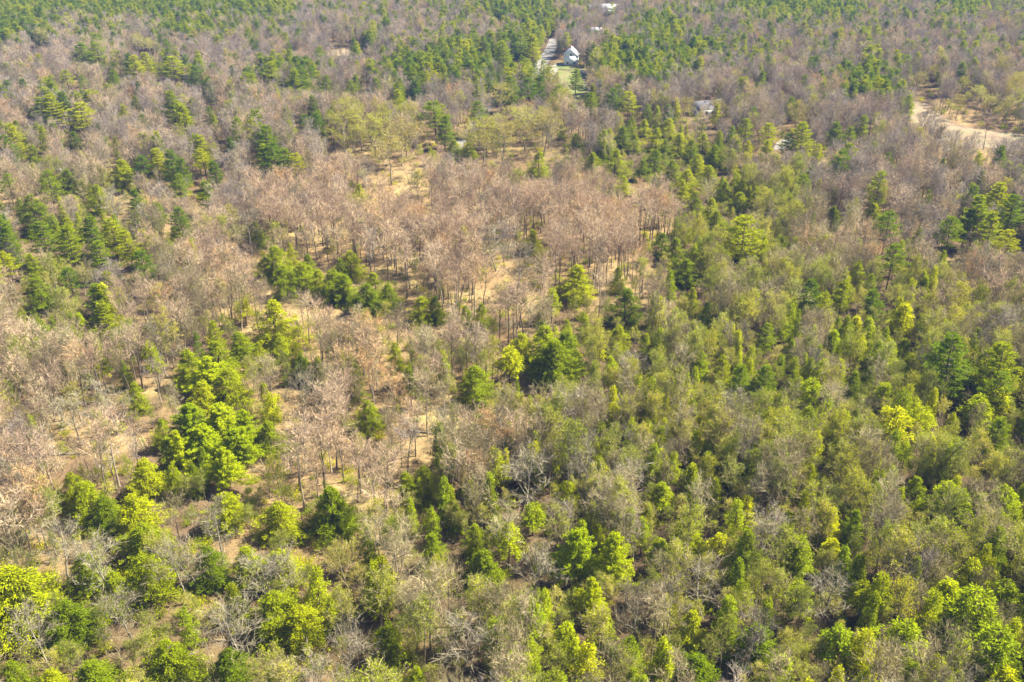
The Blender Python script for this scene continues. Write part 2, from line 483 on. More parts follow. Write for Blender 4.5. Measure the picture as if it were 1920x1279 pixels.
# the wood's make-up, stand by stand: cells of the photograph, upper ones 40 px high, lower ones 80 px
TOP = '''WWWWWWWTwwwWWwTwwWWWwwWw
WwwtWwwTwtwtWTTWTwwwwtwt
tTwwTTtTwwWWWTWWWwtwtttw
tttwwwWwtWWWWYWWTtTwWttT
wWttttwwtwTTWYwTTtTtWWtY
tWttwtttYYTYYTTHTtTTTMMY
wtTTtwwTYYYYTTHHHwwTTTMM
ttBwwTwTTPPTBHHHHttTTTTT'''.split()
BOT = '''BGBwTTPPPPPPPPPPHggTTTtw
wWWBBPPPPPPPPPPPgHgBBttw
WGWBBPBOPOPPOPPBggggggBB
BGGOBBBPBBBPBgggggggGggg
BBOOBBBBBBBgBggggGGgggGG
BPPOBBOPBOOBgggGggGgGGGG
OOOBBBBPOOBBggggGgGgGgGG
PBBBBPOPPBggOgGggGggGGgG
BBGBOBGBgBGgggggGgGgGgGG
OGGGBGGBgggGgggGgGgBgGgG
GGBBGBGBBBggggggGgggGGGG
BGgGBGGBGBgggGGGGgGGGGGG'''.split()
def stand(px, py):
    c = int(min(23, max(0, px // 80)))
    if py < 160 and TOP[int(max(0, py // 40))][c] == 'W':
        return 'D'                        # the dark pine belts toward the top
    return TOP[int(max(0, py // 40))][c] if py < 320 else BOT[int(min(11, (py - 320) // 80))][c]

# ------------------------------------------------------------------ the ground and what lies on it
gx = np.concatenate([np.linspace(-2400, -620, 20), np.arange(-600, 601, 5.0), np.linspace(620, 2400, 20)])
gy = np.concatenate([np.linspace(-1200, -20, 20), np.arange(0, 1001, 5.0), np.linspace(1040, 3600, 24)])
GX, GY = np.meshgrid(gx, gy)
GZ = ground_z(GX, GY)
nx, ny = len(gx), len(gy)
mb = MB()
mb.v.append(np.stack([GX, GY, GZ], -1).reshape(-1, 3)); mb.nv = nx * ny
i, j = np.meshgrid(np.arange(nx - 1), np.arange(ny - 1))
a = (j * nx + i).reshape(-1)
mb.f.append(np.stack([a, a + 1, a + nx + 1, a + nx], 1))
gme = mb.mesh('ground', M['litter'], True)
DUFF_SHADE = dict(g=0.75, G=0.9, H=0.9, W=0.8, D=0.9, w=0.55, T=0.45, t=0.45, B=0.12, O=0.0, P=0.05, Y=0.2, M=0.0)  # darkening per stand: browner litter plus tree shade put into the ground colour
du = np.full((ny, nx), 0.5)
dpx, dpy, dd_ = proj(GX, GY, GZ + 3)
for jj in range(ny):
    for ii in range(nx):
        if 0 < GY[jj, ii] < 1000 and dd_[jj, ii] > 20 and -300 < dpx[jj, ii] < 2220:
            du[jj, ii] = DUFF_SHADE[stand(dpx[jj, ii] + rng.normal() * 15, dpy[jj, ii] + rng.normal() * 10)]
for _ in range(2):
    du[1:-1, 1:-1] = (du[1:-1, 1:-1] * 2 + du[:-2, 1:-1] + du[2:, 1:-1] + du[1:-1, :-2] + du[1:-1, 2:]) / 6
da = gme.attributes.new('duff_shade', 'FLOAT', 'POINT')
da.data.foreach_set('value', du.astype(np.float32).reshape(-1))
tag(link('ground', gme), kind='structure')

def inpoly(x, y, P):
    x, y = np.asarray(x, float), np.asarray(y, float)
    ins = np.zeros(x.shape, bool)
    k = len(P)
    for i in range(k):
        x1, y1 = P[i]; x2, y2 = P[(i + 1) % k]
        c = ((y1 > y) != (y2 > y)) & (x < (x2 - x1) * (y - y1) / (y2 - y1 + 1e-12) + x1)
        ins ^= c
    return ins
def wpoly(pix):
    return [at(px, py)[:2] for px, py in pix]
def sheet(name, P, mat, dz, cell=1.5, rag=1.2):
    """a sheet lying on the ground inside outline P, with a ragged edge"""
    P = np.array(P)
    xs = np.arange(P[:, 0].min() - 2, P[:, 0].max() + 2, cell)
    ys = np.arange(P[:, 1].min() - 2, P[:, 1].max() + 2, cell)
    X, Y = np.meshgrid(xs, ys)
    cx, cy = X[:-1, :-1] + cell / 2, Y[:-1, :-1] + cell / 2
    k = inpoly(cx + rag * np.sin(cy * 0.9) + rng.normal(size=cx.shape) * rag * 0.5, cy + rag * np.sin(cx * 0.7), P)
    jj, ii = np.nonzero(k)
    V = []
    for di, dj in ((0, 0), (1, 0), (1, 1), (0, 1)):
        x, y = X[jj + dj, ii + di], Y[jj + dj, ii + di]
        V.append(np.stack([x, y, ground_z(x, y) + dz], -1))
    mb = MB()
    mb.quads(np.stack(V, 1))
    return tag(link(name, mb.mesh(name, mat)), kind='structure')
def strip(name, pix, widths, mat, dz):
    pts = np.array([at(px, py)[:2] for px, py in pix])
    # resample finely
    seg = np.linalg.norm(np.diff(pts, axis=0), axis=1)
    s = np.concatenate([[0], np.cumsum(seg)])
    q = np.arange(0, s[-1], 3.0)
    X = np.interp(q, s, pts[:, 0]); Y = np.interp(q, s, pts[:, 1]); W = np.interp(q, s, widths)
    for _ in range(6):
        X[1:-1] = (X[:-2] + X[2:] + 2 * X[1:-1]) / 4; Y[1:-1] = (Y[:-2] + Y[2:] + 2 * Y[1:-1]) / 4
    tx, ty = np.gradient(X), np.gradient(Y)
    L = np.hypot(tx, ty); nxv, nyv = -ty / L, tx / L
    rows = []
    for f in (-0.5, -0.17, 0.17, 0.5):
        x, y = X + nxv * W * f, Y + nyv * W * f
        rows.append(np.stack([x, y, ground_z(x, y) + dz], -1))
    mb = MB()
    for a_, b_ in zip(rows[:-1], rows[1:]):
        mb.quads(np.stack([a_[:-1], a_[1:], b_[1:], b_[:-1]], 1))
    tag(link(name, mb.mesh(name, mat)), kind='structure')
    return list(zip(X, Y, W))

LAWN = wpoly([(1020, 132), (1048, 118), (1080, 122), (1108, 140), (1118, 158), (1105, 196), (1060, 204), (1040, 180)])
FIELD_A = wpoly([(605, 94), (700, 91), (706, 102), (650, 108), (612, 106)])
FIELD_B = wpoly([(1690, 200), (1712, 192), (1745, 196), (1752, 208), (1780, 228), (1830, 242), (1925, 254), (1940, 284), (1800, 276), (1745, 252), (1705, 222)])
FIELD_C = wpoly([(676, 176), (704, 170), (712, 180), (690, 188), (672, 187)])
YARD = wpoly([(1292, 212), (1300, 203), (1325, 200), (1350, 196), (1372, 200), (1350, 212), (1342, 226), (1300, 226)])
VERGE = wpoly([(960, 142), (985, 128), (1015, 108), (1030, 96), (1034, 100), (1020, 122), (1004, 146)])
sheet('lawn', LAWN, M['lawn'], 0.05)
for P in (FIELD_A, FIELD_B, FIELD_C, YARD, VERGE):
    sheet('field', P, M['field'], 0.05)
ROAD = strip('road', [(840, 300), (868, 262), (905, 212), (930, 190), (950, 170), (1000, 140), (1026, 105), (1036, 85), (1040, 72)], [3, 4, 4, 4.5, 5, 7, 7, 6.5, 6], M['asphalt'], 0.09)
ROAD2 = strip('road', [(380, 150), (480, 134), (560, 127), (640, 123), (740, 128), (830, 136), (960, 146)], [6] * 7, M['asphalt'], 0.085)
DRIVE = strip('driveway', [(1010, 128), (1030, 124), (1056, 124), (1066, 120)], [5, 4, 4.5, 6], M['gravel'], 0.13)
DRIVE2 = strip('driveway', [(1030, 162), (1026, 152), (1034, 142), (1040, 128)], [4, 4, 4, 4], M['gravel'], 0.17)
PATHS = strip('path', [(1462, 282), (1470, 268), (1480, 262), (1492, 263)], [5, 6, 6, 4], M['gravel'], 0.09)
STRIPS = [ROAD, ROAD2, DRIVE, DRIVE2, PATHS]

# ------------------------------------------------------------------ buildings
def house(px, py, label, W, D, Hw, Hr, rz, wall, roof, nwin=3, chim=True, name='house'):
    x, y, z = at(px, py)
    e = bpy.data.objects.new(name, None)
    COL.objects.link(e)
    e.location = (x, y, z)
    e.rotation_euler = (0, 0, R(rz))
    tag(e, label, 'house' if name == 'house' else name.replace('_', ' '))
    b = MB(); b.box(-W / 2, W / 2, -D / 2, D / 2, -0.5, Hw)
    b.poly([(-W / 2, -D / 2, Hw), (-W / 2, D / 2, Hw), (-W / 2, 0, Hw + Hr), (W / 2, -D / 2, Hw), (W / 2, D / 2, Hw), (W / 2, 0, Hw + Hr)], [(0, 2, 1), (3, 4, 5)])
    link('wall', b.mesh('wall', M[wall]), e)
    b = MB(); ov = 0.4; t = 0.18
    k = Hr / (D / 2)
    for s in (-1, 1):
        y1 = s * (D / 2 + ov); z1 = Hw - ov * k
        b.poly([(-W / 2 - ov, 0, Hw + Hr + t), (W / 2 + ov, 0, Hw + Hr + t), (W / 2 + ov, y1, z1 + t), (-W / 2 - ov, y1, z1 + t),
                (-W / 2 - ov, 0, Hw + Hr + .01), (W / 2 + ov, 0, Hw + Hr + .01), (W / 2 + ov, y1, z1 + .01), (-W / 2 - ov, y1, z1 + .01)],
               [(0, 1, 2, 3), (4, 7, 6, 5), (3, 2, 6, 7), (0, 3, 7, 4), (1, 5, 6, 2)])
    ro = link('roof', b.mesh('roof', M[roof]), e)
    if chim:
        b = MB(); b.box(W * 0.2, W * 0.2 + 0.8, 0.3, 1.0, Hw + Hr * 0.5, Hw + Hr + 1.0)
        link('chimney', b.mesh('chimney', M['brick']), ro)
    for s in (-1, 1):
        for i in range(nwin):
            wx = -W / 2 + W * (i + 0.5) / nwin
            if s == -1 and i == nwin // 2:
                b = MB(); b.box(wx - 0.5, wx + 0.5, -D / 2 - 0.06, -D / 2 + 0.02, 0.1, 2.2)
                link('door', b.mesh('door', M['door']), e)
                continue
            yy = s * D / 2
            b = MB(); b.box(wx - 0.62, wx + 0.62, yy - 0.05, yy + 0.05, 0.95, 2.3)
            fr = link('window', b.mesh('window', M['wall_white']), e)
            b = MB(); b.box(wx - 0.5, wx + 0.5, yy - 0.08, yy + 0.08, 1.07, 2.18)
            link('pane', b.mesh('pane', M['glass']), fr)
    for s in (-1, 1):
        for yy, z0 in ((-D * 0.24, 0.95), (D * 0.24, 0.95), (0.0, Hw + Hr * 0.1 - 0.4)):
            xx = s * W / 2
            b = MB(); b.box(xx - 0.05, xx + 0.05, yy - 0.58, yy + 0.58, z0, z0 + 1.3)
            fr = link('window', b.mesh('window', M['wall_white']), e)
            b = MB(); b.box(xx - 0.08, xx + 0.08, yy - 0.46, yy + 0.46, z0 + 0.12, z0 + 1.18)
            link('pane', b.mesh('pane', M['glass']), fr)
    return e
house(1071, 121, 'white house with a tall pale gable end beside the road bend', 10, 7.5, 5.2, 3.4, 84, 'wall_white', 'roof_white', 3)
house(1322, 214, 'house with a broad grey roof in a pale yard among bare trees', 11, 9, 3.0, 2.6, 12, 'wall_white', 'roof_grey', 4)
house(1345, 204, 'small shed with a bright white roof behind the grey roofed house', 5, 4, 2.4, 1.4, 35, 'wall_white', 'roof_white', 2, False, 'shed')
house(1140, 30, 'large white building with a bright roof at the far top edge', 15, 10, 5, 3.0, -14, 'wall_white', 'roof_white', 4)
house(1120, 66, 'long low white house half hidden behind purple bare trees', 14, 7, 2.8, 1.8, 4, 'wall_white', 'roof_white', 4, False)
house(1104, 22, 'small white house left of the large white building', 9, 7, 3, 2, 20, 'wall_white', 'roof_white', 3)
house(1166, 16, 'tiny pale house right of the large white building', 8, 6, 3, 2, 0, 'wall_grey', 'roof_white', 3, False)
house(1268, 20, 'pale house at the top edge between pine stands', 9, 7, 3, 2, 10, 'wall_white', 'roof_white', 3, False)
house(930, 44, 'cottage with a salmon pink roof under the dark pines', 10, 6, 2.8, 2.0, 5, 'wall_white', 'roof_red', 3)
house(58, 127, 'cottage with a faded red roof among bare trees at far left', 10, 7, 2.8, 2.0, -8, 'wall_grey', 'roof_red', 3)

# ------------------------------------------------------------------ trees: the ones singled out by eye, (x of tip, y of tip, crown width) in photo pixels
HER = {'hemlock_tree': '''8 1065 130,130 884 42,152 905 72,188 932 50,265 863 68,320 872 42,365 868 26,245 928 82,262 985 74,300 1003 50,415 925 66,520 942 62,
 615 915 86,640 935 50,150 1040 72,210 1076 74,265 1040 82,120 1130 80,385 1030 62,462 1026 62,430 1094 42,522 1030 72,515 1110 86,560 1138 76,310 1206 88,420 1222 70,
 20 1238 62,92 1256 60,165 1240 84,760 885 40,793 875 50,808 998 48,890 982 42,906 1030 58,725 1170 62,780 1252 50,55 476 36,66 520 58,325 425 30,475 415 42,
 515 462 56,495 482 40,532 500 50,622 505 52,684 532 50,642 515 48,545 455 20,576 476 32,562 492 48,597 505 42,511 563 76,445 622 52,350 656 62,400 640 60,428 690 62,374 715 56,522 625 40,552 640 34,484 642 30,562 662 36,596 667 26,
 250 718 42,500 790 56,300 786 36,310 822 50,375 838 30,655 470 46,638 486 30,700 512 48,728 532 34,998 430 34,1080 497 60,1162 500 27,790 557 42,815 556 32,
 873 572 26,902 569 34,1175 542 62,1097 585 26,1065 598 26,1020 612 78,1062 620 70,1040 640 76,976 626 44,1160 612 40,1212 626 32,890 688 66,688 752 47,740 642 30,1115 682 24,971 706 20,
 1242 437 42,1268 447 44,1214 446 20,1300 540 30,1290 486 44,1325 566 26,1700 636 42,1795 700 46,1605 696 36,1725 895 50,1520 870 30,1295 972 60,1422 1170 80,1310 1232 90,
 672 345 27,790 373 11,135 246 30,60 272 34,215 256 16,120 316 46,180 346 46,225 300 46,55 366 62,1010 284 40,1080 250 28,1055 230 15,880 268 28,850 262 28,806 276 19,1155 280 40,
 1113 286 28,1345 395 30,1565 386 32,1640 380 34,1727 425 28,1770 470 26,1785 1180 56,1788 776 36,1300 1146 60,1170 236 32,1190 250 30,1210 224 28,1232 240 34,1255 222 32,1275 250 34,1298 262 36,1320 250 30,1340 272 34,
 1228 280 36,1262 300 36,1205 300 32,1290 318 36,1330 310 30,1180 225 24,1246 262 28,1310 290 30,1170 330 30,1360 340 32,1390 360 34,1305 360 34,1280 338 30,1335 372 34''',
 'young_hemlock': '''185 532 46,455 560 30,955 650 42,1145 812 26,1465 440 26,1412 646 20,1485 626 26,1745 550 32,1345 895 26,1400 930 34,1615 1040 40,1625 1092 46,1060 1172 58,1130 1150 54,
 1780 900 52,1810 922 56,1890 912 62,1780 1085 62,1840 1106 80,1900 1092 60,1700 1160 70,1880 1180 84,1892 1256 64,1640 1180 50,1525 712 46,1548 728 36,1520 762 40,1680 762 56,
 1735 762 46,1660 720 42,1870 722 50,1840 742 46,1605 592 32,1632 596 34,1700 570 46,1565 620 36,1245 905 40,1300 870 36,1060 905 36,1000 940 38,1240 1010 46,1350 1000 40,1480 960 42,1560 1010 46,1500 1090 52,1580 1180 60,1470 1230 60,1180 1200 50''',
 'pine_tree': '''75 416 46,120 420 44,5 470 42,165 404 44,208 405 46,236 430 46,180 450 44,265 470 50,125 502 42,190 566 52,180 532 46,400 600 32,365 622 24,1400 402 76,1680 455 50,1670 395 46,1790 405 48,
 1525 522 46,1551 546 32,1585 525 36,1635 512 26,1643 541 42,1440 606 36,1360 668 36,1390 682 52,1436 683 46,1800 622 84,1890 640 74,1885 700 60,1880 786 52,815 188 52,832 216 34,898 190 36,
 145 190 48,95 176 44,112 172 40,72 180 40,210 133 24,230 195 26,252 180 22,340 194 44,320 170 42,320 105 42,362 122 34,270 97 36,250 104 36,122 130 28,155 141 22,150 78 40,180 80 40,495 236 46,
 510 264 46,490 270 44,530 276 36,556 286 34,430 258 26,400 215 20,590 210 34,572 214 26,288 276 40,318 280 40,340 296 36,265 290 36,380 276 36,402 300 30,86 320 42,330 326 36,380 339 36,
 250 355 32,335 386 42,10 326 32,550 130 36,505 116 36,562 126 36,610 142 26,665 140 26,975 60 32,1000 64 34,945 76 34,910 66 26,1215 194 20,1256 196 26,1445 230 34,1440 262 30,1510 227 44,
 1480 250 32,1535 270 26,1405 263 22,1400 222 32,1485 180 26,1430 132 26,1670 284 22,1770 296 18,1840 286 22,1570 228 32,1596 238 26,1620 216 30,1740 356 18,1880 340 52,1842 366 56,1903 366 52,1866 398 52,
 1820 392 40,1895 430 44,1080 128 26,1110 172 30,1150 166 34,1180 170 34,960 140 36,990 146 38,1010 140 36,780 150 30,656 150 24,745 168 28,1345 195 22''',
 'vivid_pine': '''1080 990 74 1.75,1150 1002 68 1.8,1112 1080 50 1.5,1605 952 42 1.5,350 756 70,410 758 74,458 768 52,375 796 76,438 800 66,330 806 50,412 838 60,385 668 66''',
 'leafing_tree': '''290 1010 50,640 225 60,700 225 70,750 240 74,730 270 70,905 235 60,940 245 60,985 215 66,1020 225 60,1350 195 30,1745 130 26,1725 142 24,1840 168 30,1860 185 30,1890 190 34,1800 185 28,1810 150 24,75 60 30,260 70 26,280 78 24,940 165 40,1500 200 36,1290 190 30,650 1040 60''',
 'birch_tree': '''440 1150 90,480 1060 70,225 1110 70,60 1150 66,540 1040 60,400 960 60,560 700 70,975 860 80,330 1030 80,180 1010 80,100 1000 70,640 1180 80,1200 1100 60,130 750 60,200 730 60,
 460 400 50,400 160 34,600 1230 80,860 1180 90,1000 1030 70,1450 980 70,1330 1060 80,1550 1080 70,930 430 50,970 470 60'''}
ASPECT = {'hemlock_tree': (1.25, 7.0, 13.0), 'young_hemlock': (1.9, 7, 12), 'pine_tree': (1.95, 10, 17), 'vivid_pine': (1.2, 9, 12), 'leafing_tree': (1.4, 9, 14), 'birch_tree': (1.7, 10, 14)}
trees = []            # dicts: kind, x, y, z, h, r (crown radius), hero
for k, s in HER.items():
    asp, lo, hi = ASPECT[k]
    for e in s.split(','):
        px, py, wp, am = (list(map(float, e.split())) + [1.0])[:4]
        h = 12.0
        for _ in range(4):
            x, y, z = at(px, py, h)
            d = proj(x, y, z + h)[2]
            wm = wp * d / FPX
            h = min(hi * am, max(lo, wm * asp * am))
        trees.append(dict(kind=k, x=x, y=y, z=z, h=h, r=wm / 2 * (1.42 if k == 'hemlock_tree' else 1.18), hero=True, px=px, py=py, wp=wp))
HN = len(trees)
hx = np.array([t['x'] for t in trees]); hy = np.array([t['y'] for t in trees]); hr = np.array([t['r'] for t in trees])
hdense = np.array([t['kind'] != 'young_hemlock' and (t['py'] < 900 or t['px'] < 1200) for t in trees])
hpx = np.array([t['px'] for t in trees]); hpy = np.array([t['py'] for t in trees]); hwp = np.array([t['wp'] for t in trees])
hd = np.array([proj(t['x'], t['y'], t['z'])[2] for t in trees])

MIX = {  # density, then shares
 'W': (1.0, dict(pine_tree=.60, ash_tree=.25, maple_tree=.08, bare_tree=.07)),
 'D': (1.15, dict(pine_tree=.92, ash_tree=.08)),
 'w': (1.0, dict(pine_tree=.27, ash_tree=.38, maple_tree=.17, bare_tree=.13, budding_tree=.05)),
 't': (1.0, dict(pine_tree=.07, ash_tree=.45, bare_tree=.18, maple_tree=.23, budding_tree=.07)),
 'T': (1.0, dict(pine_tree=.012, ash_tree=.62, bare_tree=.18, maple_tree=.16, budding_tree=.028)),
 'P': (0.80, dict(maple_tree=.90, ash_tree=.06, birch_tree=.01, budding_tree=.03)),
 'O': (0.30, dict(maple_tree=.62, ash_tree=.12, bare_tree=.18, birch_tree=.03, budding_tree=.05)),
 'B': (0.90, dict(maple_tree=.40, bare_tree=.33, birch_tree=.015, budding_tree=.13, young_hemlock=.08, hemlock_tree=.02)),
 'g': (1.3, dict(bare_tree=.27, ash_tree=.05, birch_tree=.01, budding_tree=.34, young_hemlock=.33, hemlock_tree=.03)),
 'G': (1.3, dict(bare_tree=.16, birch_tree=.015, budding_tree=.25, young_hemlock=.36, hemlock_tree=.11)),
 'H': (1.0, dict(hemlock_tree=.50, bare_tree=.30, young_hemlock=.10, budding_tree=.10)),
 'Y': (0.9, dict(leafing_tree=.16, budding_tree=.28, maple_tree=.30, ash_tree=.26)),
 'M': (0.0, dict(bare_tree=1.0))}
CLEAR = [[(985, 140), (1024, 88), (1048, 88), (1040, 112), (1010, 142)], [(1020, 118), (1062, 95), (1084, 95), (1084, 125), (1108, 140), (1108, 185), (1050, 185), (1050, 150), (1022, 140)],
         [(612, 91), (700, 89), (702, 104), (616, 106)], [(1292, 196), (1345, 190), (1350, 222), (1294, 224)], [(1118, 12), (1156, 12), (1156, 30), (1118, 30)], [(1105, 56), (1134, 56), (1134, 66), (1105, 66)],
         [(918, 30), (942, 30), (942, 42), (918, 42)], [(680, 172), (706, 170), (708, 184), (684, 184)], [(1464, 258), (1494, 258), (1494, 280), (1464, 280)],
         [(1705, 192), (1748, 196), (1752, 214), (1712, 210)], [(1790, 232), (1915, 250), (1915, 262), (1800, 250)], [(1096, 10), (1112, 10), (1112, 20), (1096, 20)], [(915, 190), (935, 178), (945, 186), (918, 212)]]
YY = 58.0
GROUNDS = [LAWN, FIELD_A, FIELD_B, FIELD_C, YARD, VERGE]
while YY < 985:
    dep = YY * cp + CAM_H * sp
    sp_ = 2.4 + 1.4 * min(1, YY / 500)
    half = dep * 960 / FPX + 22
    xs = np.arange(-half, half, sp_) + rng.uniform(0, sp_)
    for x in xs:
        xx, yy = x + rng.normal() * sp_ * 0.33, YY + rng.normal() * sp_ * 0.33
        zz = float(ground_z(xx, yy))
        h0 = 11.5
        px, py, d = proj(xx, yy, zz + h0 * 0.72)
        jx, jy = rng.normal() * 22, rng.normal() * (9 if py < 320 else 22)
        q = py + jy
        code = stand(px + jx, q)
        dens, mix = MIX[code]
        if rng.uniform() > dens * 0.94:
            continue
        ks = list(mix); pr = np.array([mix[a_] for a_ in ks])
        kind = ks[rng.choice(len(ks), p=pr / pr.sum())]
        K = KIND[kind]
        f = 0.50 + 0.58 * rng.beta(2.6, 2.2)
        if kind == 'hemlock_tree':
            f = rng.uniform(0.5, 0.9)
        h = K['h'] * f
        if kind == 'pine_tree': h *= 0.85
        if any(inpoly([xx], [yy], P)[0] for P in GROUNDS):
            if rng.uniform() > 0.01:
                continue
        bad = False
        if YY > 230:
            for stp in STRIPS:
                for (sx, sy, sw) in stp[::2]:
                    if abs(sx - xx) < 9 and abs(sy - yy) < 9 and math.hypot(sx - xx, sy - yy) < sw / 2 + 1.5:
                        bad = True; break
                if bad: break
        if bad: continue
        cx1, cy1, _ = proj(xx, yy, zz + h * 0.75)
        cx2, cy2, _ = proj(xx, yy, zz + h)
        cx0, cy0, _ = proj(xx, yy, zz + h * 0.4)
        for P in CLEAR:
            if inpoly([cx1, cx2, cx0], [cy1, cy2, cy0], P).any():
                bad = rng.uniform() < 0.85
                break
        if bad: continue
        # keep room for the singled-out trees, and do not stand right in front of them
        r_ = K['r'] * f
        dist = np.hypot(hx - xx, hy - yy)
        if (dist < hr * 0.75 + 0.9).any():
            continue
        ex, ey = (cx1 - hpx), (cy1 - (hpy + hwp * 0.75))
        wpx = r_ * FPX / d
        infront = (d < hd + 1) & (np.abs(ex) < hwp * 0.45 + wpx * 0.8) & (cy2 < hpy + hwp * 1.1) & (hdense | (rng.uniform() < 0.75)) & (cy0 > hpy)
        if infront.any() and rng.uniform() < 0.998:
            continue
        trees.append(dict(kind=kind, x=xx, y=yy, z=zz, h=h, r=r_ * rng.uniform(0.85, 1.15), hero=False, px=cx2, py=cy2, wp=2 * r_ * FPX / d))
    YY += sp_ * 0.9

# ------------------------------------------------------------------ which trees stand as things of their own: the 300 that show largest of each kind
LOOK = {'hemlock_tree': 'dense dark green hemlock', 'young_hemlock': 'slender yellow-green hemlock', 'pine_tree': 'tiered green pine', 'vivid_pine': 'bushy vivid green pine',
        'maple_tree': 'bare pinkish-brown maple', 'bare_tree': 'bare grey-brown tree', 'birch_tree': 'pale whitish bare tree', 'ash_tree': 'bare mauve-grey tree', 'budding_tree': 'thin yellow-green budding tree', 'leafing_tree': 'yellow-green leafing tree'}
GROUP = {'hemlock_tree': 'hemlocks scattered through the wood', 'young_hemlock': 'slender hemlocks among the bare trees', 'pine_tree': 'pines standing above the wood', 'vivid_pine': 'bright green pines',
         'maple_tree': 'bare pinkish maples', 'bare_tree': 'bare grey-brown trees', 'birch_tree': 'pale whitish bare trees', 'ash_tree': 'bare mauve-grey trees', 'budding_tree': 'olive budding trees', 'leafing_tree': 'yellow-green leafing trees'}
